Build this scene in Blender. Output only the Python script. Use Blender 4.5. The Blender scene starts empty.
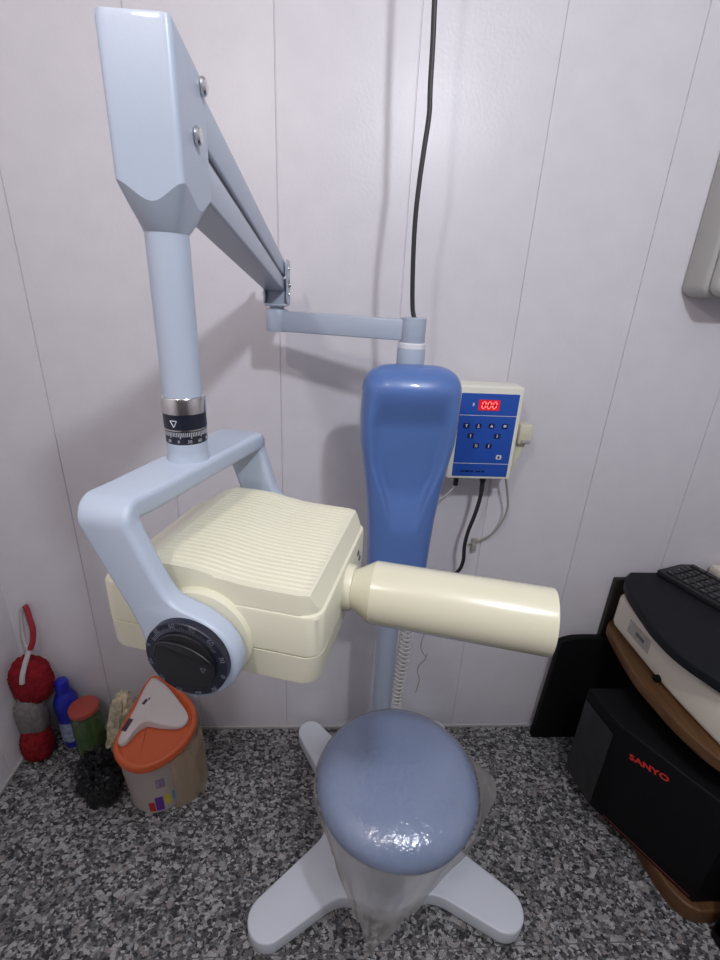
import bpy, bmesh, math, random
from math import sin, cos, pi, radians, sqrt, atan2
from mathutils import Vector, Matrix, noise

random.seed(7)
SC = bpy.context.scene
COL = SC.collection
V = Vector

# ------------------------------------------------------------------ materials
def mat(name, col, rough=.5, metal=0., spec=.5, coat=0., bump=0., bscale=60., var=0., vscale=8.):
    m = bpy.data.materials.new(name); m.use_nodes = True
    nt = m.node_tree; n = nt.nodes; l = nt.links
    b = n['Principled BSDF']
    b.inputs['Base Color'].default_value = (*col, 1)
    b.inputs['Roughness'].default_value = rough
    b.inputs['Metallic'].default_value = metal
    b.inputs['Specular IOR Level'].default_value = spec
    b.inputs['Coat Weight'].default_value = coat
    tc = n.new('ShaderNodeTexCoord')
    if var > 0:
        t = n.new('ShaderNodeTexNoise'); t.inputs['Scale'].default_value = vscale; t.inputs['Detail'].default_value = 4
        l.new(tc.outputs['Object'], t.inputs['Vector'])
        r = n.new('ShaderNodeValToRGB')
        r.color_ramp.elements[0].position = .3; r.color_ramp.elements[1].position = .7
        r.color_ramp.elements[0].color = (*[c*(1-var) for c in col], 1)
        r.color_ramp.elements[1].color = (*[min(1, c*(1+var)) for c in col], 1)
        l.new(t.outputs['Fac'], r.inputs['Fac']); l.new(r.outputs['Color'], b.inputs['Base Color'])
    if bump > 0:
        t = n.new('ShaderNodeTexNoise'); t.inputs['Scale'].default_value = bscale; t.inputs['Detail'].default_value = 3
        l.new(tc.outputs['Object'], t.inputs['Vector'])
        bn = n.new('ShaderNodeBump'); bn.inputs['Strength'].default_value = bump; bn.inputs['Distance'].default_value = .003
        l.new(t.outputs['Fac'], bn.inputs['Height']); l.new(bn.outputs['Normal'], b.inputs['Normal'])
    return m

def emis(name, col, strength):
    m = mat(name, (.02, .0, .0), .4)
    b = m.node_tree.nodes['Principled BSDF']
    b.inputs['Emission Color'].default_value = (*col, 1); b.inputs['Emission Strength'].default_value = strength
    return m

def film(name, col, clear, rough=.2, bump=.5, bscale=40., gloss=.08):
    """thin plastic sheet: part see-through, part milky, part shiny"""
    m = bpy.data.materials.new(name); m.use_nodes = True
    nt = m.node_tree; n = nt.nodes; l = nt.links; n.clear()
    out = n.new('ShaderNodeOutputMaterial')
    tr = n.new('ShaderNodeBsdfTransparent'); di = n.new('ShaderNodeBsdfDiffuse'); gl = n.new('ShaderNodeBsdfGlossy')
    tl = n.new('ShaderNodeBsdfTranslucent')
    di.inputs['Color'].default_value = (*col, 1); tl.inputs['Color'].default_value = (*col, 1)
    gl.inputs['Roughness'].default_value = rough
    m0 = n.new('ShaderNodeMixShader'); m0.inputs[0].default_value = .4
    m1 = n.new('ShaderNodeMixShader'); m1.inputs[0].default_value = 1-clear
    m2 = n.new('ShaderNodeMixShader')
    fr = n.new('ShaderNodeLayerWeight'); fr.inputs['Blend'].default_value = .25
    mul = n.new('ShaderNodeMath'); mul.operation = 'MULTIPLY_ADD'; mul.inputs[1].default_value = .35; mul.inputs[2].default_value = gloss
    tc = n.new('ShaderNodeTexCoord'); t = n.new('ShaderNodeTexNoise'); t.inputs['Scale'].default_value = bscale; t.inputs['Detail'].default_value = 4
    bn = n.new('ShaderNodeBump'); bn.inputs['Strength'].default_value = bump; bn.inputs['Distance'].default_value = .004
    l.new(tc.outputs['Object'], t.inputs['Vector']); l.new(t.outputs['Fac'], bn.inputs['Height'])
    l.new(bn.outputs['Normal'], gl.inputs['Normal']); l.new(bn.outputs['Normal'], di.inputs['Normal'])
    l.new(fr.outputs['Fresnel'], mul.inputs[0]); l.new(mul.outputs[0], m2.inputs[0])
    l.new(di.outputs[0], m0.inputs[1]); l.new(tl.outputs[0], m0.inputs[2])
    l.new(tr.outputs[0], m1.inputs[1]); l.new(m0.outputs[0], m1.inputs[2])
    l.new(m1.outputs[0], m2.inputs[1]); l.new(gl.outputs[0], m2.inputs[2]); l.new(m2.outputs[0], out.inputs[0])
    return m

def granite():
    m = bpy.data.materials.new('granite'); m.use_nodes = True
    nt = m.node_tree; n = nt.nodes; l = nt.links; b = n['Principled BSDF']
    tc = n.new('ShaderNodeTexCoord')
    mp = n.new('ShaderNodeMapping'); mp.inputs['Rotation'].default_value = (0, 0, .7); mp.inputs['Scale'].default_value = (1, 1.25, 1)
    l.new(tc.outputs['Object'], mp.inputs['Vector'])
    nz = n.new('ShaderNodeTexNoise'); nz.inputs['Scale'].default_value = 75; nz.inputs['Detail'].default_value = 3
    l.new(mp.outputs[0], nz.inputs['Vector'])
    wv = n.new('ShaderNodeVectorMath'); wv.operation = 'MULTIPLY_ADD'; wv.inputs[1].default_value = (.016, .016, .016)
    l.new(nz.outputs['Color'], wv.inputs[0]); l.new(mp.outputs[0], wv.inputs[2])
    def vor(scale):
        v = n.new('ShaderNodeTexVoronoi'); v.inputs['Scale'].default_value = scale
        l.new(wv.outputs[0], v.inputs['Vector']); return v
    def ramp(stops, fac):
        r = n.new('ShaderNodeValToRGB'); r.color_ramp.interpolation = 'CONSTANT'
        e = r.color_ramp.elements
        while len(e) < len(stops): e.new(.5)
        for q, (p, c) in zip(e, stops):
            q.position = p; q.color = (*c, 1)
        l.new(fac, r.inputs['Fac']); return r
    def sep(v):
        s = n.new('ShaderNodeSeparateColor'); l.new(v.outputs['Color'], s.inputs[0]); return s
    v1 = vor(130); s1 = sep(v1)
    r1 = ramp([(0, (.030, .030, .031)), (.22, (.075, .073, .073)), (.42, (.135, .132, .132)), (.68, (.235, .23, .23)), (.86, (.42, .41, .405))], s1.outputs[0])
    v2 = vor(75); s2 = sep(v2)
    r2 = ramp([(0, (0, 0, 0)), (.83, (1, 1, 1))], s2.outputs[1])
    r2c = ramp([(0, (.30, .295, .29)), (.55, (.40, .39, .385)), (.8, (.27, .235, .22))], s2.outputs[2])
    mx = n.new('ShaderNodeMix'); mx.data_type = 'RGBA'
    l.new(r2.outputs['Color'], mx.inputs['Factor']); l.new(r1.outputs['Color'], mx.inputs[6]); l.new(r2c.outputs['Color'], mx.inputs[7])
    # faint fine mottling
    f = n.new('ShaderNodeTexNoise'); f.inputs['Scale'].default_value = 260; f.inputs['Detail'].default_value = 2
    l.new(tc.outputs['Object'], f.inputs['Vector'])
    fr = n.new('ShaderNodeMapRange'); fr.inputs[1].default_value = .3; fr.inputs[2].default_value = .7; fr.inputs[3].default_value = .62; fr.inputs[4].default_value = 1.3
    l.new(f.outputs['Fac'], fr.inputs[0])
    mm = n.new('ShaderNodeMix'); mm.data_type = 'RGBA'; mm.blend_type = 'MULTIPLY'; mm.inputs['Factor'].default_value = 1
    l.new(mx.outputs[2], mm.inputs[6]); l.new(fr.outputs[0], mm.inputs[7])
    l.new(mm.outputs[2], b.inputs['Base Color'])
    b.inputs['Roughness'].default_value = .42
    b.inputs['Specular IOR Level'].default_value = .35
    return m

def wood(name, c0, c1):
    m = mat(name, c0, .45)
    nt = m.node_tree; n = nt.nodes; l = nt.links; b = n['Principled BSDF']
    tc = n.new('ShaderNodeTexCoord'); mp = n.new('ShaderNodeMapping'); mp.inputs['Scale'].default_value = (30, 2, 30)
    t = n.new('ShaderNodeTexNoise'); t.inputs['Scale'].default_value = 3; t.inputs['Detail'].default_value = 5
    r = n.new('ShaderNodeValToRGB'); r.color_ramp.elements[0].color = (*c0, 1); r.color_ramp.elements[1].color = (*c1, 1)
    r.color_ramp.elements[0].position = .35; r.color_ramp.elements[1].position = .65
    l.new(tc.outputs['Object'], mp.inputs[0]); l.new(mp.outputs[0], t.inputs['Vector']); l.new(t.outputs['Fac'], r.inputs['Fac']); l.new(r.outputs['Color'], b.inputs['Base Color'])
    return m

M = dict(
    wall=mat('wall_plastic_panel', (.72, .69, .72), .36, bump=.12, bscale=130, var=.025, vscale=14),
    ceil=mat('ceiling_paint', (.44, .43, .43), .8, var=.02),
    farwall=mat('far_wall_paint', (.22, .21, .21), .8, var=.03),
    granite=granite(),
    joint=mat('floor_joint', (.12, .115, .11), .8, var=.1),
    trim=mat('trim_plastic', (.52, .49, .48), .5, var=.06),
    paint=mat('pale_blue_paint', (.42, .475, .565), .4, coat=.1, bump=.03, bscale=300, var=.012),
    base=mat('pale_grey_blue_paint', (.68, .71, .76), .33, coat=.2, var=.02),
    greyp=mat('grey_blue_and_shaded_paint', (.40, .45, .53), .35, coat=.2, var=.02),  # own paint of column and brackets; underside shade on chin and channel
    dark=mat('dark_grey_metal', (.12, .125, .14), .45, var=.05),
    steel=mat('bright_steel', (.80, .79, .78), .22, metal=1., var=.03),
    chrome=mat('brushed_chrome', (.62, .60, .58), .2, metal=1., var=.04, vscale=20),
    black=mat('black_plastic', (.007, .007, .009), .38, var=.1),
    blackm=mat('matt_black_plastic', (.003, .003, .0038), .65, spec=.2, var=.15),
    navy=mat('navy_dial_print', (.008, .009, .022), .38, var=.05),
    white=mat('white_print', (.62, .63, .66), .5, var=.02),
    greyprint2=mat('pale_grey_print', (.40, .41, .44), .5, var=.02),
    greyprint=mat('grey_print', (.10, .105, .13), .5, var=.02),
    cream=mat('cream_plastic', (.66, .635, .49), .36, coat=.1, bump=.03, bscale=200, var=.012),
    creamg=mat('cream_gloss_plastic', (.64, .61, .455), .22, coat=.4, var=.015),
    boxcream=mat('box_cream_plastic', (.84, .82, .70), .38, bump=.03, bscale=200, var=.012),
    seam=mat('shadow_gap_grey', (.25, .24, .20), .7, var=.02),
    bluevinyl=mat('blue_moulded_vinyl', (.10, .19, .46), .34, coat=.25, bump=.04, bscale=150, var=.03, vscale=12),
    seatvinyl=mat('seat_blue_vinyl', (.29, .385, .61), .42, bump=.04, bscale=150, var=.03, vscale=9),
    panelblue=mat('panel_blue', (.018, .085, .42), .38, var=.03),
    bluedark=mat('panel_dark_blue', (.006, .012, .10), .4, var=.03),
    ledback=emis('led_window_red', (.9, .01, .02), .75),
    ledseg=emis('led_segment_red', (1, .16, .16), 2.2),
    ledgap=mat('led_gap_dark', (.10, .002, .006), .4, var=.05),
    film=film('clear_plastic_sheet', (.46, .47, .49), .74, rough=.16, bump=.9, bscale=55., gloss=.10),
    filmh=film('hanging_plastic_sheet', (.50, .48, .44), .42, rough=.22, bump=.9, bscale=45., gloss=.07),
    binbody=film('cloudy_bin_plastic', (.78, .72, .68), .16, rough=.2, bump=.1, gloss=.04),
    liner=film('tan_plastic_bag', (.85, .64, .38), .58, rough=.25, bump=.6, gloss=.05),
    orange=mat('orange_plastic', (.62, .115, .03), .36, coat=.1, var=.04),
    binwhite=mat('white_flap_plastic', (.66, .60, .58), .4, var=.02),
    red=mat('red_print', (.5, .02, .03), .5, var=.05),
    purple=mat('purple_print', (.12, .03, .28), .5, var=.05),
    yellow=mat('yellow_print', (.6, .5, .06), .5, var=.05),
    bluep=mat('blue_print', (.05, .25, .55), .5, var=.05),
    bag=mat('black_bag_film', (.008, .008, .009), .4, bump=.6, bscale=70, var=.2),
    chenille=mat('red_chenille', (.23, .014, .020), .85, spec=.1, bump=1., bscale=170, var=.25, vscale=60),
    greych=mat('grey_knit', (.20, .18, .175), .9, spec=.1, bump=1., bscale=170, var=.2, vscale=60),
    redgrip=mat('red_rubber_grip', (.32, .015, .03), .5, var=.05),
    greypl=mat('pale_grey_plastic', (.45, .42, .42), .45, var=.04),
    bottle=mat('blue_bottle_plastic', (.012, .02, .42), .3, coat=.2, var=.06),
    label=mat('bottle_label', (.35, .42, .62), .5, var=.35, vscale=70),
    jar=film('green_jar_plastic', (.22, .34, .14), .5, rough=.12, bump=.1, gloss=.08),
    gel=mat('green_jar_contents', (.04, .18, .015), .4, var=.3, vscale=30),
    lidred=mat('faded_red_lid', (.48, .085, .06), .5, var=.06),
    wrap=mat('printed_wrapper', (.68, .60, .42), .45, bump=.4, bscale=60, var=.45, vscale=45),
    wood=wood('brown_laminate', (.085, .036, .011), (.125, .058, .018)),
    wooddk=mat('dark_laminate', (.014, .009, .007), .5, var=.2),
    desktop=mat('black_laminate', (.008, .009, .012), .55, spec=.22, bump=.1, bscale=250, var=.15, vscale=20),
    beige=mat('beige_case_plastic', (.74, .69, .58), .45, var=.03),
    key=mat('black_key_plastic', (.02, .02, .023), .4, var=.1),
    keyprint=mat('key_print', (.16, .16, .17), .5, var=.05),
    unit=mat('grey_beige_case', (.42, .41, .385), .45, var=.02),
    unit2=mat('pale_grey_cover', (.47, .46, .43), .42, var=.02),
    sanyo=mat('red_lettering', (.62, .03, .02), .5, var=.05),
    darkgreycard=mat('dark_grey_film', (.020, .020, .020), .42, bump=.4, bscale=30, var=.2),
    cable=mat('black_cable', (.02, .02, .023), .45, var=.1),
    wcable=mat('white_cable', (.62, .60, .56), .45, var=.05),
    gcable=mat('grey_cable', (.36, .34, .30), .5, var=.05),
)

# ------------------------------------------------------------------ geometry helpers
class B:
    def __init__(s): s.bm = bmesh.new()
    def loft(s, loops, cap0=True, cap1=True, closed=True, mi=0):
        R = [[s.bm.verts.new(p) for p in lp] for lp in loops]
        n = len(R[0])
        for a, b in zip(R, R[1:]):
            for i in range(n if closed else n-1):
                j = (i+1) % n
                f = s.bm.faces.new((a[i], a[j], b[j], b[i])); f.material_index = mi
        if cap0: s.bm.faces.new(R[0][::-1]).material_index = mi
        if cap1: s.bm.faces.new(R[-1]).material_index = mi
        return s
    def box(s, c, size, r=0., seg=2, mx=None):
        t = bmesh.new(); bmesh.ops.create_cube(t, size=1)
        bmesh.ops.scale(t, vec=size, verts=t.verts)
        if r > 0: bmesh.ops.bevel(t, geom=t.edges[:], offset=r, segments=seg, profile=.5, affect='EDGES')
        m = Matrix.Translation(c) if mx is None else mx @ Matrix.Translation(c)
        bmesh.ops.transform(t, matrix=m, verts=t.verts)
        return s.add(t)
    def add(s, t, mi=None):
        mp = {}
        for v in t.verts: mp[v] = s.bm.verts.new(v.co)
        for f in t.faces:
            g = s.bm.faces.new([mp[v] for v in f.verts]); g.material_index = f.material_index if mi is None else mi
        t.free(); return s
    def lathe(s, prof, c=(0, 0, 0), n=40, mx=None, cap=True):
        """prof: list of (radius, height)"""
        mx = mx or Matrix.Translation(c)
        loops = [[mx @ V((max(r, 1e-5)*cos(2*pi*i/n), max(r, 1e-5)*sin(2*pi*i/n), z)) for i in range(n)] for r, z in prof]
        return s.loft(loops, cap, cap)
    def cyl(s, p0, p1, r, r1=None, n=32, bev=.0):
        p0 = V(p0); p1 = V(p1); d = p1-p0; L = d.length
        q = d.to_track_quat('Z', 'Y').to_matrix().to_4x4(); mx = Matrix.Translation(p0) @ q
        r1 = r if r1 is None else r1
        if bev > 0: prof = [(r-bev, 0), (r-bev*.3, bev*.3), (r, bev), (r1, L-bev), (r1-bev*.3, L-bev*.3), (r1-bev, L)]
        else: prof = [(r, 0), (r1, L)]
        return s.lathe(prof, n=n, mx=mx)
    def tube(s, pts, r, n=8, smooth=4, cap=True):
        pts = [V(p) for p in pts]
        if smooth and len(pts) > 2: pts = crom(pts, smooth)
        loops = []; up = None
        for i, p in enumerate(pts):
            t = (pts[min(i+1, len(pts)-1)]-pts[max(i-1, 0)])
            t = t.normalized() if t.length > 1e-9 else V((0, 0, 1))
            if up is None:
                up = t.orthogonal().normalized()
            else:
                up = (up-t*up.dot(t)); up = up.normalized() if up.length > 1e-6 else t.orthogonal().normalized()
            w = t.cross(up); rr = r[i] if isinstance(r, list) else r
            loops.append([p+rr*(cos(2*pi*k/n)*up+sin(2*pi*k/n)*w) for k in range(n)])
        return s.loft(loops, cap, cap)
    def prism(s, out, z0, z1, bev=.003, mx=None, seg=3):
        """out: 2D loop (counter-clockwise), extruded z0..z1 with softened rims"""
        mx = mx or Matrix.Identity(4)
        n = len(out); nr = []
        for i in range(n):
            a = V(out[i-1]); b = V(out[(i+1) % n]); t = (b-a).normalized(); nr.append(V((t.y, -t.x)))
        area = sum(out[i-1][0]*out[i][1]-out[i][0]*out[i-1][1] for i in range(n))
        sg = 1 if area > 0 else -1
        def lp(o, z): return [mx @ V((out[i][0]-sg*nr[i].x*o, out[i][1]-sg*nr[i].y*o, z)) for i in range(n)]
        L = []
        if bev > 0:
            for k in range(seg+1):
                a = pi/2*k/seg; L.append(lp(bev*(1-sin(a)), z0+bev*(1-cos(a))))
            for k in range(seg+1):
                a = pi/2*k/seg; L.append(lp(bev*(1-cos(a)), z1-bev*(1-sin(a))))
        else: L = [lp(0, z0), lp(0, z1)]
        return s.loft(L)
    def quad(s, pts):
        s.bm.faces.new([s.bm.verts.new(p) for p in pts]); return s
    def text(s, body, size, mx, depth=.0004, bold=0.):
        cu = bpy.data.curves.new('t', 'FONT'); cu.body = body; cu.size = size; cu.align_x = 'CENTER'; cu.align_y = 'CENTER'
        cu.extrude = depth; cu.offset = bold; cu.resolution_u = 3
        o = bpy.data.objects.new('t', cu); COL.objects.link(o)
        dg = bpy.context.evaluated_depsgraph_get(); me = bpy.data.meshes.new_from_object(o.evaluated_get(dg))
        t = bmesh.new(); t.from_mesh(me); bmesh.ops.transform(t, matrix=mx, verts=t.verts)
        bpy.data.objects.remove(o); bpy.data.curves.remove(cu); bpy.data.meshes.remove(me)
        return s.add(t, 0)

def crom(P, k, closed=False):
    out = []; n = len(P)
    rng = range(n) if closed else range(n-1)
    g = (lambda i: P[i % n]) if closed else (lambda i: P[max(0, min(n-1, i))])
    for i in rng:
        a, b, c, d = g(i-1), g(i), g(i+1), g(i+2)
        for j in range(k):
            t = j/k
            out.append(.5*((2*b)+(c-a)*t+(2*a-5*b+4*c-d)*t*t+(3*b-3*c+d-a)*t**3))
    if not closed: out.append(P[-1])
    return out

def spl2(P, k=5): return [(p.x, p.y) for p in crom([V((x, y)) for x, y in P], k, True)]

def rrect(w, h, r, n=5, cx=0, cy=0):
    o = []
    for sx, sy, a0 in ((1, 1, 0), (-1, 1, 90), (-1, -1, 180), (1, -1, 270)):
        for k in range(n+1):
            a = radians(a0+90*k/n); o.append((cx+sx*(w/2-r)+r*cos(a), cy+sy*(h/2-r)+r*sin(a)))
    return o

ORG = {}
def root(name, loc, label, cat, group=None):
    o = bpy.data.objects.new(name, None); o.empty_display_size = .05; COL.objects.link(o); o.location = loc
    tag(o, label, cat, group); ORG[o.name] = V(loc); return o
def tag(o, label, cat, group=None, kind=None):
    if label: o['label'] = label
    if cat: o['category'] = cat
    if group: o['group'] = group
    if kind: o['kind'] = kind
    return o
def obj(name, b, m, parent=None, at=None, sharp=35, label=None):
    """link builder b (world coordinates) as one mesh object"""
    bmesh.ops.recalc_face_normals(b.bm, faces=b.bm.faces[:])
    me = bpy.data.meshes.new(name); b.bm.to_mesh(me); b.bm.free()
    for mm in (m if isinstance(m, (list, tuple)) else [m]): me.materials.append(mm)
    o = bpy.data.objects.new(name, me); COL.objects.link(o)
    org = ORG[parent.name] if parent else V(at or (0, 0, 0))
    me.transform(Matrix.Translation(-org))
    if parent: o.parent = parent
    else: o.location = org
    ORG[o.name] = org
    me.polygons.foreach_set('use_smooth', [True]*len(me.polygons))
    me.set_sharp_from_angle(angle=radians(sharp))
    me.update()
    if label: o['label'] = label
    return o
def struct(name, b, m, **k):
    o = obj(name, b, m, **k); o['kind'] = 'structure'; return o

# ------------------------------------------------------------------ room
XL, XR, YF, ZC = -1.0, 2.1, -4.2, 2.7
SEAM0, PW = -.442, .3035
def panel_profile(a, b, s0):
    """points (along, depth) of clad wall with V grooves at seams"""
    pts = [(a, 0.)]
    k = math.ceil((a-s0)/PW)
    while s0+k*PW < b:
        x = s0+k*PW
        if x > a+.01 and x < b-.01:
            pts += [(x-.0022, 0.), (x-.0012, .0035), (x+.0006, .0035), (x+.0012, 0.)]
        k += 1
    pts.append((b, 0.)); return pts
def panel_wall(name, fn, a, b, s0):
    bb = B(); pr = panel_profile(a, b, s0)
    bb.loft([[fn(u, d, 0) for u, d in pr], [fn(u, d, ZC) for u, d in pr]], False, False, closed=False)
    # back of the wall so that it has thickness
    bb.loft([[fn(a, .05, 0), fn(b, .05, 0)], [fn(a, .05, ZC), fn(b, .05, ZC)]], False, False, closed=False)
    return struct(name, bb, M['wall'], sharp=20)
panel_wall('wall_back', lambda u, d, z: V((u, d, z)), XL, XR, SEAM0)
panel_wall('wall_left', lambda u, d, z: V((XL-d, u, z)), YF, 0, -.17)
panel_wall('wall_right', lambda u, d, z: V((XR+d, u, z)), YF, 0, -.1)
struct('wall_front', B().box(((XL+XR)/2, YF-.03, ZC/2), (XR-XL+.1, .06, ZC)), M['farwall'])
struct('floor', B().box(((XL+XR)/2, YF/2, -.03), (XR-XL+.1, -YF+.1, .06)), M['granite'])
struct('ceiling', B().box(((XL+XR)/2, YF/2, ZC+.03), (XR-XL+.1, -YF+.1, .06)), M['ceil'])
struct('baseboard_back', B().box(((XL+XR)/2, -.003, .006), (XR-XL, .006, .012), .0015), M['trim'])
struct('baseboard_left', B().box((XL+.003, YF/2, .006), (.006, -YF, .012), .0015), M['trim'])
jb = B()
jb.box(((XL+XR)/2, -.635, .0002), (XR-XL, .0022, .0006)).box((-.36, -1.67, .0002), (.0022, 2.07, .0006))
struct('trim_1', jb, M['joint'])

# ------------------------------------------------------------------ dental x-ray unit
CX, CY = .161, -.25           # column
HUB = (.168, -.345)
U = root('dental_xray_unit', (HUB[0], HUB[1], 0),
         'pale blue dental x-ray unit with cream tube head, blue backrest and round seat', 'dental x-ray machine')

# base plate: four rounded legs and a round front lobe, one smooth star-shaped outline
TIPS = [((-.126, -.588), .053), ((.460, -.585), .053), ((-.050, -.066), .043), ((.386, -.066), .043)]
def sd(x, y):
    def cap(ax, ay, bx, by, r0, r1):
        dx, dy = bx-ax, by-ay; t = max(0, min(1, ((x-ax)*dx+(y-ay)*dy)/(dx*dx+dy*dy)))
        return sqrt((x-ax-t*dx)**2+(y-ay-t*dy)**2)-(r0+(r1-r0)*t)
    ds = [cap(HUB[0], HUB[1]-.03, tx, ty, .085, r) for (tx, ty), r in TIPS]
    ds.append(cap(HUB[0], HUB[1], HUB[0], -.50, .10, .08))
    k = .10; v = ds[0]
    for d in ds[1:]:
        h = max(k-abs(v-d), 0)/k; v = min(v, d)-h*h*k*.25
    return v
out = []
NB = 260
cc = (HUB[0], HUB[1]-.07)
for i in range(NB):
    a = 2*pi*i/NB; lo, hi = 0, .6
    # outermost crossing
    r = .6
    while r > 0 and sd(cc[0]+r*cos(a), cc[1]+r*sin(a)) > 0: r -= .004
    lo, hi = r, r+.004
    for _ in range(14):
        mid = (lo+hi)/2
        if sd(cc[0]+mid*cos(a), cc[1]+mid*sin(a)) > 0: hi = mid
        else: lo = mid
    out.append(V((cc[0]+lo*cos(a), cc[1]+lo*sin(a))))
# even out the spacing along the outline
def resample(P, n):
    n0 = len(P); L = [0]
    for i in range(n0): L.append(L[-1]+(P[(i+1) % n0]-P[i]).length)
    res = []; j = 0
    for k in range(n):
        s = L[-1]*k/n
        while L[j+1] < s: j += 1
        t = (s-L[j])/max(1e-9, L[j+1]-L[j]); res.append(P[j].lerp(P[(j+1) % n0], t))
    return res
out = resample(out, 300)
obj('base', B().prism([(p.x, p.y) for p in out], .014, .061, .005), M['base'], U)
for (tx, ty), r in TIPS:
    obj('foot', B().lathe([(r*.55, 0), (r*.6, .003), (r*.6, .016)], (tx, ty, 0), 24), M['blackm'], U)

# column
obj('column', B().cyl((CX, CY, .058), (CX, CY, 1.36), .0285, n=40), M['greyp'], U)
cb = B().lathe([(.0295, 1.352), (.0295, 1.385), (.0285, 1.389)], (CX, CY, 0), 40)
col = obj('column_collar', cb, M['paint'], U)
obj('collar_ring', B().lathe([(.0285, 1.389), (.0285, 1.398), (.0265, 1.4)], (CX, CY, 0), 40), mat('white_ring', (.75, .76, .78), .3, var=.01), col)

# lower arm: from column hub to elbow hub near the wall
EX, EY = -.127, -.15
d = V((EX-CX, EY-CY, 0)).normalized(); nrm = V((-d.y, d.x, 0)); ang = atan2(d.y, d.x)
lb = B()
lb.lathe([(.0255, 1.400), (.0262, 1.4015), (.0262, 1.4475), (.025, 1.449)], (CX, CY, 0), 40)
lb.lathe([(.0235, 1.402), (.0245, 1.4035), (.0245, 1.447), (.0235, 1.4485)], (EX, EY, 0), 36)
mid = V(((CX+EX)/2, (CY+EY)/2, 1.424)); Ln = V((EX-CX, EY-CY, 0)).length
lb.box((0, 0, 0), (Ln-.02, .034, .042), .004, 2, Matrix.Translation(mid) @ Matrix.Rotation(ang, 4, 'Z'))
obj('lower_arm', lb, M['paint'], U)

# elbow bracket
br = B()
br.lathe([(.016, 1.447), (.016, 1.456)], (EX, EY, 0), 24)
br.box((EX, EY, 1.458), (.05, .05, .006), .002)
for sx in (-1, 1):
    br.prism(rrect(.058, .088, .008, 4, EY, 1.503), EX+sx*.024-.002, EX+sx*.024+.002, .0008,
             Matrix(((0, 0, 1, 0), (1, 0, 0, 0), (0, 1, 0, 0), (0, 0, 0, 1))))
obr = obj('elbow_bracket', br, M['greyp'], U)
br = B().box((EX, EY+.005, 1.476), (.042, .04, .04), .004)
br.cyl((EX-.026, EY, 1.50), (EX+.026, EY, 1.50), .011, n=24, bev=.001)
obj('elbow_block', br, M['greyp'], obr)
def screw(parent, p, axis, r=.006, h=.004, m='steel', name='screw'):
    a = V(axis); p = V(p)
    q = a.to_track_quat('Z', 'Y').to_matrix().to_4x4()
    b = B().lathe([(r, -.0005), (r, h*.35), (r*.8, h*.8), (r*.4, h)], n=20, mx=Matrix.Translation(p) @ q)
    return obj(name, b, M[m], parent)
for sx in (-1, 1):
    for dy, z in ((-.012, 1.53), (.012, 1.498), (-.014, 1.48)):
        screw(obr, (EX+sx*.026, EY+dy, z), (sx, 0, 0), .0048, .004)

# sprung upper arm (light shell above a darker channel, with a slot between)
A0 = V((-.150, -.715, 0)); A1 = V((-.131, -.155, 0))
def armsec(p, x0, x1, z0, z1, r=.004):
    return [V((p.x+x, p.y, z)) for x, z in rrect(x1-x0, z1-z0, r, 3, (x0+x1)/2, (z0+z1)/2)]
def armloft(x0, x1, zn0, zn1, zf0, zf1, r=.004):
    L = []
    for k in range(9):
        t = k/8; p = A0.lerp(A1, t)
        L.append(armsec(p, x0, x1, zn0+(zf0-zn0)*t, zn1+(zf1-zn1)*t, r))
    return B().loft(L)
ua = obj('upper_arm', armloft(-.023, .023, 1.617, 1.662, 1.514, 1.545), M['paint'], U)
obj('arm_slot', armloft(-.019, .0195, 1.608, 1.619, 1.506, 1.516, .002), M['black'], ua)
obj('lower_channel', armloft(-.022, .0225, 1.572, 1.611, 1.484, 1.509), M['greyp'], ua)  # shade on the arm's underside put into a greyer paint

# head block at the front end of the arm
TX, TY = -.152, -.776
def dense(P, k=12):
    n = len(P); res = []
    for i in range(n):
        a, b = V(P[i]), V(P[(i+1) % n]); m = k if (b-a).length > .015 else 1
        for j in range(m): res.append(a.lerp(b, j/m))
    return [(p.x, p.y) for p in res]
def blockloop(zf, off=0., r=.006):
    pts = dense(rrect(.056-2*off, .094-2*off, max(.002, r-off*.5), 7, -.1525, -.760))
    return [V((x, y, zf(x, y))) for x, y in pts]
def ztop(x, y): return 1.680-(y+.807)*.135
def zlow(x, y):
    a = min(1, abs(x+.152)/.029); c = min(1, abs(y+.760)/.047)
    e = min(a, c)              # 0 at face centres, 1 at corners
    return 1.558+.0145*(e*e*(3-2*e))
L = []
L.append([V((TX+.0193*cos(atan2((p.y+.760)/.047, (p.x+.152)/.029)), TY+.0193*sin(atan2((p.y+.760)/.047, (p.x+.152)/.029)), 1.537)) for p in blockloop(zlow)])
Lb = blockloop(zlow)
bb = B()
bb.loft([L[0], [a.lerp(b, .5)+V((0, 0, -.002)) for a, b in zip(L[0], Lb)], Lb], True, False)
hb = B()
hb.loft([Lb, [V((p.x, p.y, p.z+.003)) for p in Lb], [V((p.x, p.y, 1.60)) for p in Lb], blockloop(lambda x, y: ztop(x, y)-.006),
         blockloop(lambda x, y: ztop(x, y)-.0010, .0010), blockloop(ztop, .0035)], False, True)
ah = obj('arm_head_block', hb, M['paint'], U)
obj('block_chin', bb, M['greyp'], ah, sharp=50)  # greyer colour stands in for shade on the downward faces
screw(ah, (-.123, -.7285, 1.660), (1, 0, 0), .0075, .0045)
screw(ah, (-.123, -.762, 1.615), (1, 0, 0), .0075, .0045)

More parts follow.
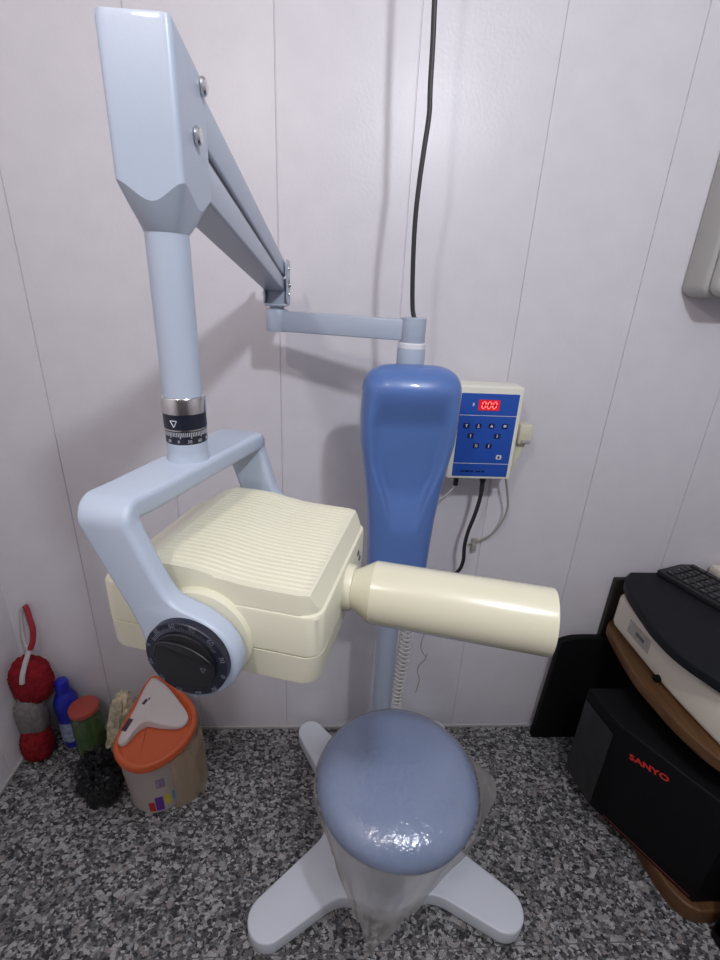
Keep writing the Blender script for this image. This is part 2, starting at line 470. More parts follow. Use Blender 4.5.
# drop tube and rotation scale
obj('drop_tube', B().cyl((TX, TY, 1.39), (TX, TY, 1.540), .0190, n=48), M['paint'], U)
rc = obj('rotation_collar', B().lathe([(.0200, 1.344), (.0206, 1.345), (.0206, 1.3575), (.0200, 1.358), (.0200, 1.3597), (.0211, 1.360), (.0211, 1.3745), (.0205, 1.375)], (TX, TY, 0), 56), M['navy'], U)
obj('collar_ring', B().lathe([(.0202, 1.375), (.0216, 1.3755), (.0216, 1.3905), (.0210, 1.3915), (.0192, 1.392)], (TX, TY, 0), 56), M['chrome'], rc)
obj('collar_ring', B().lathe([(.0204, 1.3582), (.0212, 1.3586), (.0212, 1.3600), (.0204, 1.3602)], (TX, TY, 0), 56), M['chrome'], rc)
def cylmx(a, z, r):
    """frame on the tube surface at angle a, x tangent, y up, z outwards"""
    t = V((-sin(a), cos(a), 0)); o = V((cos(a), sin(a), 0))
    return Matrix(((t.x, 0, o.x, TX+r*o.x), (t.y, 0, o.y, TY+r*o.y), (0, 1, 0, z), (0, 0, 0, 1)))
sc = B()
for i in range(72):
    a = 2*pi*i/72; h = .0062 if i % 6 == 0 else .0044
    sc.box((0, 0, 0), (.0008, h, .0005), 0, 1, cylmx(a, 1.3575-h/2, .0206))
for i in range(12):
    sc.text(str([0, 30, 60, 90, 60, 30][i % 6]), .0046, cylmx(2*pi*i/12-pi/2-.1, 1.3478, .0207), .0002)
obj('degree_scale', sc, M['greyprint2'], rc)
am = cylmx(-pi/2-.26, 1.3665, .0212)
ab = B()
tri = [V((-.0035, .003, 0)), V((.0035, .003, 0)), V((0, -.0035, 0))]
for i in range(3):
    ab.tube([am @ tri[i], am @ tri[(i+1) % 3]], .00045, 5, 0)
obj('pointer_mark', ab, M['white'], rc)

# yoke, tube head and cone share one frame: e1 along the cone, e2 towards the near arm, e3 up
PHI = -.267
e1 = V((cos(PHI), sin(PHI), 0)); e2 = V((sin(PHI), -cos(PHI), 0)); e3 = V((0, 0, 1))
OH = V((TX, TY, 1.184))
def H(a, b, c): return OH+a*e1+b*e2+c*e3
# yoke outline: stations (e2, e3, direction of thickness) with e1 span
TAB = [(.115, -.0305, .0200), (.10, -.0240, .0260), (.085, -.0168, .0325), (.074, -.0120, .0370), (.064, -.0072, .0420), (.056, -.0034, .0470), (.050, -.0006, .0535), (.0465, .0010, .0625), (.044, .0022, .071), (.0405, .0038, .080),
       (.035, .0062, .0895), (.027, .0094, .099), (.016, .0135, .1065), (.003, .0152, .110), (-.012, .0168, .109), (-.024, .0212, .1045), (-.034, .028, .0975), (-.042, .0375, .0885), (-.047, .048, .079), (-.0495, .058, .070)]
BAR_T, ARM_T, YO = .022, .021, .127      # thicknesses, outer half width
def ysec(o, n, t, a, b, r=.006):
    """rounded section: e1 from a to b, thickness t inwards from outer point o along -n"""
    return [o+e1*x-n*y for x, y in rrect(b-a, t, min(r, (b-a)*.45), 4, (a+b)/2, t/2)]
Y = []
ZT = .141
def bar(s_):
    t = (YO-s_)/(2*YO); return lerp(-.0365, -.0230, t), lerp(.0145, .0370, t)
def lerp(a, b, t): return a+(b-a)*t
for (c, a, b) in TAB[::-1]: Y.append(ysec(H(0, YO, c), e2, ARM_T, a, b))
R = .022
def corner(sg):
    res = []
    for k in range(0, 9):
        th = pi/2*k/8; n = e2*(cos(th)*sg)+e3*sin(th)
        c = H(0, sg*(YO-R), ZT-R)+n*R; f = k/8
        ba = bar(sg*YO); sh = 0 if sg > 0 else .0150
        res.append(ysec(c, n, BAR_T, lerp(-.0325+sh, ba[0], f), lerp(.0185+sh, ba[1], f)))
    return res
Y += corner(1)
for k in range(1, 8):
    s_ = (YO-R)*(1-2*k/8); Y.append(ysec(H(0, s_, ZT), e3, BAR_T, *bar(s_)))
Y += corner(-1)[::-1]
for (c, a, b) in TAB: Y.append(ysec(H(0, -YO, c), -e2, ARM_T, a+.0150*max(0, c/.115), b+.0150*max(0, c/.115)))
yk = obj('yoke', B().loft(Y), M['paint'], U, sharp=50)
obj('yoke_hub', B().lathe([(.0230, 1.320), (.0222, 1.325), (.0208, 1.330), (.0203, 1.336), (.0203, 1.346)], (TX, TY, 0), 48), M['paint'], yk)

# angle dial on the near yoke arm
DC = H(.0638, YO+.004, .001)
def dm(r, a, h): return DC+e1*(r*cos(a))+e3*(r*sin(a))+e2*h
DMX = Matrix(((e1.x, e3.x, e2.x, DC.x), (e1.y, e3.y, e2.y, DC.y), (e1.z, e3.z, e2.z, DC.z), (0, 0, 0, 1)))
dl = obj('angle_dial', B().lathe([(.0400, -.005), (.0400, .0030), (.0392, .0040), (.0310, .0042)], n=64, mx=DMX), M['navy'], U)
kb = B().lathe([(.0304, .0036), (.0304, .0062), (.0294, .0070)], n=64, mx=DMX)
kb.prism(spl2([(-.0275, 0), (-.016, .0062), (0, .0088), (.016, .0062), (.0275, 0), (.016, -.001), (0, -.0014), (-.016, -.001)], 4), .0064, .0092, .0010,
         DMX @ Matrix.Rotation(-.22, 4, 'Z') @ Matrix.Translation((-.001, .012, 0)))
obj('dial_knob', kb, M['black'], dl)
sb = B()
for i in range(41):
    a = radians(30+i*3); h = .0035 if i % 5 else .0046
    c = DMX @ Matrix.Rotation(a, 4, 'Z')
    sb.box((.0317+h/2, 0, .0043), (h, .0004, .0004), 0, 1, c)
obj('dial_ticks', sb, M['greyprint'], dl)
sb = B()
for i, tx in enumerate(['0', '30', '60', '90', '60', '30', '0', '30', '60', '90', '60', '30']):
    a = radians(-15+i*30)
    sb.text(tx, .0068, DMX @ Matrix.Rotation(a, 4, 'Z') @ Matrix.Translation((.0372, 0, .0043)) @ Matrix.Rotation(-pi/2, 4, 'Z'), .0002)
t3 = [V((.016, -.002, .0071)), V((.021, -.002, .0071)), V((.0185, -.007, .0071))]
for i in range(3): sb.tube([DMX @ t3[i], DMX @ t3[(i+1) % 3]], .0003, 5, 0)
obj('dial_numbers', sb, M['greyprint'], dl)
DF = H(.063, -YO, 0)
DMF = Matrix(((-e1.x, e3.x, -e2.x, DF.x), (-e1.y, e3.y, -e2.y, DF.y), (-e1.z, e3.z, -e2.z, DF.z), (0, 0, 0, 1)))
obj('angle_dial', B().lathe([(.0425, -.001), (.0425, .0035), (.0415, .0045)], n=48, mx=DMF), M['navy'], U)

# tube head housing
XA, XB, HW = -.050, .178, .099
def hrect(a, b, w, r, z, n=6): return [H(x, y, z) for x, y in rrect(b-a, 2*w, r, n, (a+b)/2, 0)]
hd = B()
hd.loft([hrect(XA+.004, XB-.006, HW-.004, .018, -.040), hrect(XA+.0015, XB-.003, HW-.0015, .018, -.0375), hrect(XA, XB-.002, HW-.001, .018, -.034),
         hrect(XA, XB-.0005, HW-.0003, .017, -.0055), hrect(XA+.0015, XB-.002, HW-.0018, .0165, -.0050), hrect(XA+.0015, XB-.002, HW-.0018, .0165, -.0034), hrect(XA, XB, HW, .017, -.0030),
         hrect(XA, XB, HW, .017, .0375), hrect(XA+.001, XB-.001, HW-.001, .017, .0400), hrect(XA+.0035, XB-.0035, HW-.0035, .016, .0412)])
th = obj('tube_head', hd, M['cream'], U, sharp=28)
obj('tray', B().loft([hrect(-.02, XB-.02, HW-.016, .012, -.053), hrect(-.026, XB-.012, HW-.008, .014, -.040)]), M['cream'], th)
# ribbed cover: profile along e1, ribs across e2
PRF = [(-.046, .0412), (-.036, .0460), (-.024, .0545), (-.012, .0625), (.0, .0672), (.010, .0690), (.03, .0694), (.05, .0688), (.065, .0668), (.08, .0640), (.095, .0618), (.11, .0608), (.13, .0604), (.15, .0602), (.1625, .0600), (.1655, .0592), (.1745, .0412)]
NR = 26
SY_ = [.0970, .0960, .0950, .0940, .0930, .0915, .0895]
E2 = [(-y, 0.) for y in SY_]
for i in range(NR):
    y0 = -.0875+.175*i/NR; w = .175/NR
    for q, hgt in ((.08, 0.), (.3, 1.), (.62, 1.), (.84, 0.)): E2.append((y0+w*q, hgt))
E2 += [(y, 0.) for y in SY_[::-1]]
PX_ = []
for k, ((x0, z0), (x1, z1)) in enumerate(zip(PRF, PRF[1:])):
    m = 6 if k == len(PRF)-2 else 2
    for q in range(m): PX_.append((lerp(x0, x1, q/m), lerp(z0, z1, q/m)))
PX_.append(PRF[-1])
cv = B(); rows = []
for x, z in PX_:
    rf = 1. if .002 < x < .157 else 0.
    ex = max(0, x-(XB-.0035-.016), (XA+.0035+.016)-x); yk_ = (.0955-.016+sqrt(max(0, .016**2-min(ex, .016)**2)))/.0970 if ex > 0 else 1.
    rows.append([H(x, y*yk_, .0412+min(z-.0412, .0300*min(1, (.0970-abs(y))/.0040))+.0011*h_*rf) for y, h_ in E2])
cv.loft(rows, False, False, closed=False)
obj('ribbed_cover', cv, M['cream'], th, sharp=18)
for sg in (1, -1):
    obj('pivot_boss', B().cyl(H(.0625, sg*(HW-.004), .002), H(.0625, sg*(HW+.0058), .002), .0505, .0495, 56, .0015), M['cream'], th)
# head end fittings
eb = B().cyl(H(XB-.004, 0, .011), H(XB+.009, 0, .011), .026, .025, 40, .002)
obj('cone_flange', eb, M['cream'], th)
for dy, dz in ((-.055, .022), (-.064, .010)):
    screw(th, H(XB-.0005, dy, dz), e1, .004, .002, 'dark')

# cone: chamfered neck, long open cylinder
CA = e1
ctr = H(0, 0, .0103)
qx = CA.to_track_quat('Z', 'Y').to_matrix().to_4x4()
CM = Matrix.Translation(ctr) @ qx
nb = B().lathe([(.0205, .184), (.0215, .186), (.0240, .192), (.0325, .206), (.0340, .2085), (.0345, .391), (.0341, .3928), (.0327, .3928), (.0323, .391), (.0318, .215), (.006, .214)], n=64, mx=CM)
obj('cone', nb, M['creamg'], U, sharp=25)
obj('cone_neck', B().cyl(H(XB+.008, 0, .011), H(.19, 0, .011), .0185, n=32), M['seam'], th)

# backrest pad on the column
def lerp(a, b, t): return a+(b-a)*t
def tab(T, x):
    for (x0, *a), (x1, *b) in zip(T, T[1:]):
        if x <= x1:
            t = max(0, min(1, (x-x0)/(x1-x0))); t = t*t*(3-2*t) if False else t
            return [lerp(p, q, t) for p, q in zip(a, b)]
    return list(T[-1][1:])
WT = [(.70, .066), (.76, .067), (.82, .069), (.90, .0715), (.96, .0735), (1.02, .077), (1.08, .083), (1.14, .092), (1.20, .1015), (1.25, .1035), (1.30, .1025), (1.36, .101)]
PZ0, PZ1 = .79, 1.360
NZ, NA = 110, 96
def smooth(a, b, x):
    t = max(0, min(1, (x-a)/(b-a))); return t*t*(3-2*t)
loops = []
for iz in range(NZ+1):
    s = iz/NZ
    z = PZ0+(PZ1-PZ0)*(1-(1-s)**1.35)
    w = tab(WT, z)[0]
    # rounded ends
    rt = .055
    e = 1.
    shy = 1.
    if z > PZ1-rt:
        q = (z-(PZ1-rt))/rt; e = max(.02, (1-q**2.6))**(1/2.6); e = .30+.70*e if q < 1 else .30
        shy = max(.03, (1-q**2.2))**(1/2.2)
    if z < PZ0+.03:
        q = (PZ0+.03-z)/.03; e *= .82+.18*sqrt(max(0, 1-q*q)); shy *= .5+.5*sqrt(max(0, 1-q*q))
    df = .052+.012*smooth(1.1, 1.28, z)
    db = .030
    loop = []
    for k in range(NA):
        a = 2*pi*k/NA
        n = 2.9
        c, sn = cos(a), sin(a)
        x = w*e*math.copysign(abs(c)**(2/n), c)
        yy = math.copysign(abs(sn)**(2/n), sn)
        y = (df if sn < 0 else db)*shy*yy
        if sn < 0:
            u = x/w
            # dished front between two side rolls that run down into a V
            half = .30+.42*smooth(1.0, 1.18, z)
            m = smooth(half+.14, half-.14, abs(u))*smooth(.985, 1.10, z)*smooth(1.32, 1.23, z)
            y += .025*m*shy
            # creases where the rolls end
            for sg in (-1, 1):
                t = (z-1.005)/(1.165-1.005)
                if -.1 < t < 1.1:
                    uc = sg*(.27+.46*t); dd = (u-uc)/.075
                    y += .0095*math.exp(-dd*dd)*max(0, 1-abs(2*t-1)**3)
        loop.append(V((CX+.001+x, -.288+y, z)))
    loops.append(loop)
obj('backrest', B().loft(loops), M['bluevinyl'], U, sharp=60)
obj('backrest_bracket', B().box((CX, -.262, 1.0), (.07, .05, .30), .006), M['greyp'], U)

# round seat on a post over the front lobe
SX, SY = .166, -.536
obj('seat_post', B().lathe([(.05, .058), (.05, .066), (.028, .075), (.028, .40), (.09, .405), (.09, .42)], (SX, SY, 0), 32), M['greyp'], U)
obj('seat', B().lathe([(.0, .526), (.06, .5255), (.10, .523), (.13, .5175), (.152, .5095), (.168, .498), (.178, .484), (.181, .470), (.178, .452), (.168, .436), (.150, .425), (.125, .42), (.0, .419)][::-1], (SX, SY, 0), 72), M['seatvinyl'], U)

# ------------------------------------------------------------------ clear plastic over the seat
def gauss(x, s): return math.exp(-(x/s)**2)
NT = 144
def adiff(a, b): return (a-b+pi) % (2*pi)-pi
TIP = V((.106, -.735, .198))
AF = radians(-112)                # direction of the hanging corner
AR = radians(8)                   # right-hand flare
levels_top = [(.0, .5285), (.05, .5282), (.10, .5262), (.13, .5205), (.152, .5125), (.1695, .500), (.1805, .485), (.1842, .470)]
grid = []
for r, z in levels_top:
    lp = []
    for k in range(NT):
        a = 2*pi*k/NT
        p = V((SX+max(r, .002)*cos(a), SY+max(r, .002)*sin(a), z))
        nz = noise.noise(V((p.x*26, p.y*26, 2.))) * .0016*smooth(.10, .17, r)
        q = V((cos(a)*.7, sin(a)*.7, .7)); lp.append(p+q*(abs(nz)+.0008))
    grid.append(lp)
hem_lv = 9
for j in range(1, hem_lv+1):
    t = j/hem_lv; lp = []
    for k in range(NT):
        a = 2*pi*k/NT
        df = adiff(a, AF); dr = adiff(a, AR)
        rim = V((SX+.1842*cos(a), SY+.1842*sin(a), .470))
        drop = .042+.014*sin(3*a+1)
        rad = .004
        fl = gauss(dr, .34)
        rad += .058*fl*t; drop += .01*fl-.012*fl
        fl2 = gauss(adiff(a, radians(60)), .3); rad += .02*fl2*t
        base = V((SX+(.1842+rad)*cos(a), SY+(.1842+rad)*sin(a), .470-drop*t))
        wl = max(0., 1-abs(df)/radians(58 if df < 0 else 66))
        if wl > 0:
            g = wl**.95
            # gathered front corner: converge to the tip
            tt = t*g
            tgt = rim.lerp(TIP, tt)
            tgt.y -= .012*sin(pi*min(1, tt))
            base = base.lerp(tgt, smooth(0, .25, wl))
            fold = .011*(sin(df*19+1.3*sin(t*4))+.5*sin(df*41+2*t))*t*(1-.55*t)*smooth(0, .3, wl)
            base += V((cos(AF), sin(AF), 0))*fold
        nz = noise.noise(V((base.x*30, base.y*30, base.z*30)))*.004*smooth(0, .3, t)
        base += V((cos(a), sin(a), 0))*nz
        lp.append(base)
    grid.append(lp)
pc = B()
pc.loft(grid[:8], True, False)
po = root('plastic_seat_cover', (SX, SY, .42), 'clear plastic sheet wrapped over the round blue seat, one corner hanging down in front', 'plastic cover')
obj('sheet_top', pc, M['film'], po, sharp=180)
pc = B().loft(grid[7:], False, False)
obj('hanging_skirt', pc, M['filmh'], po, sharp=180)

# ------------------------------------------------------------------ control box on the wall
CB = root('control_box', (.389, 0, 1.045), 'cream control box with blue keypad and red lit 000 display beside the backrest', 'control box')
YP = -.12
cbx, cbz = (.303+.4735)/2, (1.0455+1.2905)/2
MXZ = Matrix(((1, 0, 0, 0), (0, 0, 1, 0), (0, 1, 0, 0), (0, 0, 0, 1)))        # (u, v, w) -> (x=u, z=v, y=w)
def xz(out, y0, y1, bev): return B().prism(out, y0, y1, bev, MXZ)
obj('housing', xz(rrect(.1705, .245, .006, 4, cbx, cbz), YP, -.045, .004), M['boxcream'], CB)
obj('wall_bracket', B().box((.318, -.024, 1.13), (.085, .044, .19), .003).box((.40, -.025, 1.16), (.10, .05, .14), .003), M['paint'], CB)
fp = obj('keypad_panel', xz(rrect(.1465, .2195, .002, 2, .3895, 1.163), YP-.0012, YP+.001, .0004), M['panelblue'], CB)
PY = YP-.0013
def rect(x0, x1, z0, z1, y0, t=.0006): return B().box(((x0+x1)/2, y0-t/2, (z0+z1)/2), (x1-x0, t, z1-z0))
obj('printed_line', rect(.3165, .4625, 1.2168, 1.2182, PY), M['white'], fp)
obj('printed_line', rect(.3165, .4625, 1.0888, 1.0902, PY), M['white'], fp)
disp = obj('display_window', rect(.3615, .4145, 1.231, 1.2575, PY, .0008), M['ledback'], CB)
# three seven-segment noughts
db = B(); dg = B()
for i in range(3):
    x = .3745+i*.0138; z = 1.2443; w, h, t = .0084, .0165, .0026
    sl = .12
    def P_(u, v): return V((x+u+sl*v, PY-.0012, z+v))
    def seg(u0, v0, u1, v1):
        a, b = P_(u0, v0), P_(u1, v1); dd = (b-a).normalized(); nn = V((-dd.z, 0, dd.x))*t/2
        s_ = dd*t*.45
        dg.loft([[a+s_*1.2-nn*0, a+s_*2+nn, b-s_*2+nn, b-s_*1.2, b-s_*2-nn, a+s_*2-nn], [q+V((0, -.0004, 0)) for q in (a+s_*1.2, a+s_*2+nn, b-s_*2+nn, b-s_*1.2, b-s_*2-nn, a+s_*2-nn)]])
    db.box((x+.0003, PY-.0011, z), (.0022, .0006, .0085), 0)
    for s_ in ((-w/2, h/2, w/2, h/2), (-w/2, -h/2, w/2, -h/2), (-w/2, 0, -w/2, h/2), (-w/2, -h/2, -w/2, 0), (w/2, 0, w/2, h/2), (w/2, -h/2, w/2, 0)): seg(*s_)
obj('display_digits', dg, M['ledseg'], disp)
obj('display_gaps', db, M['ledgap'], disp)
obj('indicator', rect(.3465, .3505, 1.241, 1.249, PY), M['white'], fp)
BTN = [(.3375, 1.1905, 'T'), (.3685, 1.1905, 'U'), (.4025, 1.1912, 'A'), (.4365, 1.1915, 'M'), (.3515, 1.1645, 'I'), (.4205, 1.165, 'I'), (.3695, 1.138, 'H'), (.4025, 1.1382, 'I')]
TXM = lambda x, z, y: Matrix(((1, 0, 0, x), (0, 0, -1, y), (0, 1, 0, z), (0, 0, 0, 1)))
for x, z, s_ in BTN:
    bt = obj('button', xz(rrect(.0155, .0135, .003, 3, x, z), PY-.0010, PY+.0006, .0004), M['bluedark'], CB)
    g = B()
    if s_ == 'A': g.loft([[V((x-.004, PY-.0014, z-.003)), V((x+.004, PY-.0014, z-.003)), V((x, PY-.0014, z+.004))], [V((x-.004, PY-.0009, z-.003)), V((x+.004, PY-.0009, z-.003)), V((x, PY-.0009, z+.004))]])
    elif s_ == 'M': g.box((x, PY-.0012, z+.0005), (.007, .0005, .006), .0001, 1)
    elif s_ == 'U': g.box((x, PY-.0012, z-.0028), (.006, .0005, .0022), 0).box((x, PY-.0012, z+.002), (.0022, .0005, .005), 0)
    elif s_ == 'T': g.box((x, PY-.0012, z+.0028), (.006, .0005, .0022), 0).box((x, PY-.0012, z-.001), (.0022, .0005, .006), 0)
    elif s_ == 'H': g.box((x, PY-.0012, z), (.006, .0005, .0022), 0).box((x-.002, PY-.0012, z), (.0018, .0005, .008), 0).box((x+.002, PY-.0012, z), (.0018, .0005, .008), 0)
    else: g.box((x, PY-.0012, z), (.0024, .0005, .0085), 0)
    obj('button_symbol', g, M['white'], bt)
bt = obj('button', xz(rrect(.0145, .0125, .003, 3, .4335, 1.108), PY-.0010, PY+.0006, .0004), M['white'], CB, label='pale button')
obj('button_symbol', rect(.4305, .4355, 1.105, 1.111, PY-.0009, .0005), M['bluedark'], bt)
lp = B()
for x0, x1 in ((.338, .3475), (.3495, .362), (.364, .371), (.3785, .391), (.393, .402)): lp.box(((x0+x1)/2, PY-.0003, 1.0675), (x1-x0, .0006, .005))
obj('printed_caption', lp, M['bluedark'], fp)
obj('cable_gland', B().cyl((.372, -.085, 1.046), (.372, -.085, 1.036), .009, n=20, bev=.001), M['black'], CB)
obj('cable_gland', B().cyl((.340, -.085, 1.046), (.340, -.085, 1.012), .0068, n=20, bev=.001), M['black'], CB)

# hand switch hung on the right flank of the control box
HS = root('exposure_switch', (.492, -.055, 1.04), 'small cream hand switch hanging on the right side of the control box', 'hand switch')
hm = Matrix(((1, 0, 0, 0), (0, 0, 1, 0), (0, 1, 0, 0), (0, 0, 0, 1)))
obj('holder', B().prism([(.4745, 1.043), (.487, 1.043), (.4905, 1.055), (.5155, 1.138), (.5155, 1.185), (.4745, 1.185)][::-1], -.085, -.05, .002, hm), M['cream'], HS)
obj('switch_body', B().box((.503, -.078, 1.165), (.034, .05, .052), .004), M['cream'], HS)
obj('push_button', B().box((.505, -.1045, 1.148), (.026, .004, .010), .0012), M['greypl'], HS)
tag(obj('switch_cord', B().tube([(.482, -.06, 1.044), (.5, -.05, .99), (.516, -.04, .93), (.512, -.035, .885), (.49, -.03, .835), (.462, -.012, .80), (.436, -.008, .787), (.428, -.008, .782)], .0032, 8, 6), M['gcable'], at=(.482, -.06, 1.04)),
    'thin grey cord hanging in a curve from the hand switch to a wall clip', 'cord')
cl = B().box((.444, -.009, .776), (.014, .018, .026), .003).box((.447, -.006, .797), (.02, .012, .008), .002)
tag(obj('cable_clip', cl, M['gcable'], at=(.444, -.005, .776)), 'small grey cable clip on the wall below the control box', 'clip')
tag(obj('power_cord', B().tube([(.413, -.085, 1.044), (.413, -.087, 1.028), (.413, -.09, .985), (.406, -.09, .93), (.395, -.085, .87), (.392, -.08, .82), (.398, -.07, .76), (.392, -.05, .71), (.35, -.035, .66), (.29, -.03, .62), (.21, -.03, .60), (.175, -.06, .56), (.172, -.10, .45), (.172, -.12, .2), (.172, -.13, .066)],
    [.0085]*7+[.0065]*4+[.0055]*90, 10, 6), M['cable'], at=(.408, -.085, 1.04)), 'black power cord curving down from beneath the control box', 'cord')
tag(obj('thin_wire', B().tube([(.340, -.085, 1.014), (.336, -.08, 1.0), (.318, -.075, .975), (.300, -.06, .95), (.292, -.05, .925), (.283, -.04, .90), (.262, -.035, .885), (.235, -.03, .88), (.22, -.03, .84)], .0022, 8, 6), M['wcable'], at=(.340, -.085, 1.014)),
    'thin white wire drooping from the control box towards the blue backrest', 'wire')

# cable dropping from the ceiling into the arm hub
tag(obj('ceiling_cable', B().tube([(.163, -.246, 1.445), (.157, -.243, 1.47), (.152, -.24, 1.54), (.149, -.24, 1.62), (.151, -.24, 1.685), (.155, -.24, 1.74), (.159, -.24, 1.791), (.157, -.24, 1.83), (.155, -.24, 1.895), (.152, -.24, 1.96), (.150, -.24, 2.1), (.152, -.24, 2.3), (.153, -.24, ZC)], .0048, 10, 6), M['cable'], at=(.163, -.246, 1.445)),
    'dark cable hanging from above into the hub of the horizontal arm', 'cable')

# coiled cord right of the column, and a loose curly wire
hp = []
NTURN = 26
for i in range(NTURN*12+1):
    t = i/(NTURN*12); a = 2*pi*NTURN*t
    c = V((.222+.005*sin(t*5), -.185+.02*t, .70-.42*t))
    r = .0175
    hp.append(c+V((r*cos(a), r*sin(a), 0)))
tag(obj('coiled_cord', B().tube(hp, .0030, 6, 0), M['wcable'], at=(.222, -.185, .3)), 'white coiled cord hanging beside the column behind the cone', 'cord')
tag(obj('loose_wire', B().tube([(.268, -.19, .70), (.272, -.19, .63), (.280, -.19, .60), (.274, -.19, .58), (.272, -.19, .54), (.288, -.19, .51), (.294, -.185, .515), (.286, -.19, .495), (.272, -.19, .475), (.270, -.19, .45), (.278, -.19, .425), (.276, -.19, .395), (.272, -.19, .37)], .0016, 6, 6), M['gcable'], at=(.26, -.19, .3)),
    'thin curly grey wire dangling to the right of the coiled cord', 'wire')

# ------------------------------------------------------------------ corner: bin, bag, jar, bottle, mop
LID = [(-.613, -.257), (-.592, -.290), (-.556, -.312), (-.515, -.320), (-.470, -.308), (-.428, -.278), (-.399, -.237), (-.391, -.195), (-.407, -.148), (-.451, -.105), (-.506, -.067), (-.553, -.050), (-.578, -.066), (-.594, -.130), (-.608, -.200)]
LP = [V(p) for p in spl2(LID, 5)]
BC = V((-.500, -.190))
lz = lambda p, o=0.: .22+(p[1]+.335)*.28+o
def off(P, o, c=BC):
    n = len(P); res = []
    for i in range(n):
        t = (P[(i+1) % n]-P[i-1]).normalized(); res.append(V((P[i].x-t.y*o, P[i].y+t.x*o)))
    return res
BIN = root('waste_bin', (BC.x, BC.y, 0), 'cloudy plastic waste bin with orange rim and white flap lid', 'waste bin')
def scl(P, s): return [BC+(p-BC)*s for p in P]
bl = []
for f, z in ((.80, .0), (.83, .004), (.86, .06), (.90, .13), (.93, .20)): bl.append([V((p.x, p.y, z)) for p in scl(LP, f)])
bl.append([V((p.x, p.y, lz(p, -.006))) for p in scl(LP, .945)])
bin_body = obj('bin_body', B().loft(bl, True, False), M['binbody'], BIN)
inside = [[V((p.x, p.y, z)) for p in scl(LP, f)] for f, z in ((.72, .006), (.78, .05), (.79, .075))]
obj('rubbish', B().loft(inside), mat('rubbish_in_bin', (.60, .46, .28), .7, bump=.8, bscale=40, var=.45, vscale=22), BIN)
# printed figures low on the front of the body: colour patches following the wall
def patch(a0, a1, z0, z1, m, k=6):
    P = []
    for i in range(k+1):
        a = lerp(a0, a1, i/k); d_ = V((cos(a), sin(a)))
        best = max(LP, key=lambda p: (p-BC).normalized().dot(d_))
        def at_z(z):
            f = tab([(0, .80), (.004, .83), (.06, .86), (.13, .90), (.20, .93), (.3, .95)], z)[0]*1.006
            q = BC+d_*((best-BC).length*f); return V((q.x, q.y, z))
        P.append((at_z(z0), at_z(z1)))
    return obj('printed_figure', B().loft([[p for p, _ in P], [q for _, q in P]], False, False, closed=False), m, bin_body)
patch(radians(-100), radians(-91), .012, .055, M['red'])
patch(radians(-90), radians(-78), .012, .075, M['purple'])
patch(radians(-76), radians(-66), .030, .075, M['yellow'])
patch(radians(-63), radians(-54), .035, .080, M['bluep'])
patch(radians(-84), radians(-72), .115, .155, mat('dusky_print', (.30, .2, .3), .5, var=.1))
# orange rim with a dropped front tray
o0, o1, o2 = LP, off(LP, .006), off(LP, .020)
rl = [[V((p.x, p.y, lz(p, -.022))) for p in off(LP, .004)], [V((p.x, p.y, lz(p, -.018))) for p in o0], [V((p.x, p.y, lz(p, -.004))) for p in o0], [V((p.x, p.y, lz(p, .002))) for p in off(LP, .003)],
      [V((p.x, p.y, lz(p, .004))) for p in off(LP, .008)], [V((p.x, p.y, lz(p, .002))) for p in off(LP, .014)], [V((p.x, p.y, lz(p, -.008))) for p in off(LP, .018)], [V((p.x, p.y, lz(p, -.010))) for p in off(LP, .03)]]
rim = obj('rim', B().loft(rl, True, True), M['orange'], BIN, sharp=50)
FL = [(-.598, -.254), (-.577, -.253), (-.557, -.221), (-.533, -.205), (-.493, -.210), (-.441, -.211), (-.418, -.195), (-.424, -.172), (-.462, -.132), (-.510, -.091), (-.551, -.072), (-.570, -.091), (-.584, -.165), (-.600, -.228)]
FP = [V(p) for p in spl2(FL, 4)]
ridge0, ridge1 = V((-.529, -.212)), V((-.556, -.070))
def ridge_h(p):
    dv = (ridge1-ridge0); nv = V((-dv.y, dv.x)).normalized(); dd = abs((p-ridge0).dot(nv))
    return .016*max(0, 1-dd/.085)+.004
FC = V((-.535, -.160))
fl = [[V((p.x, p.y, lz(p, -.006))) for p in FP], [V((p.x, p.y, lz(p, ridge_h(p)*.8))) for p in FP]]
for f in (.96, .8, .6, .4, .2, .05):
    Q = [FC+(p-FC)*f for p in FP]; fl.append([V((p.x, p.y, lz(p, ridge_h(p)+.001))) for p in Q])
flap = obj('flap', B().loft(fl), M['binwhite'], BIN, sharp=60)
for (x, y, w, h, a) in ((-.588, -.209, .016, .034, -.35), (-.556, -.148, .010, .016, -.6), (-.545, -.140, .005, .006, -.6)):
    q = B()
    c, s_ = cos(a), sin(a)
    pts = [V((x+c*u-s_*v, y+s_*u+c*v)) for u, v in ((-w/2, -h/2), (w/2, -h/2), (w/2, h/2), (-w/2, h/2))]
    q.loft([[V((p.x, p.y, lz(p, ridge_h(p)+o))) for p in pts] for o in (.0008, .0018)])
    obj('sticker', q, mat('dark_sticker', (.06, .03, .06), .5, var=.1), flap)
# tan bag liner bulging at the right of the bin
lb = B(); L = []
for j in range(10):
    t = j/9; row = []
    for k in range(25):
        a = radians(-62+k*4.2); best = max(LP, key=lambda p: (p-BC).normalized().dot(V((cos(a), sin(a)))))
        f = lerp(.99, .93, t); bul = sin(pi*k/24)
        q = BC+(best-BC)*f+V((cos(a), sin(a)))*(.035*bul*(.3+t*.8)*(1-.4*t)+.012*bul*noise.noise(V((k*.5, t*4, 0))))
        row.append(V((q.x, q.y, lerp(lz(best, -.02), .004, t)+.004*noise.noise(V((k*.7, t*5, 3))))))
    L.append(row)
lb.loft(L, False, False, closed=False)
obj('bag_liner', lb, M['liner'], BIN, sharp=180)

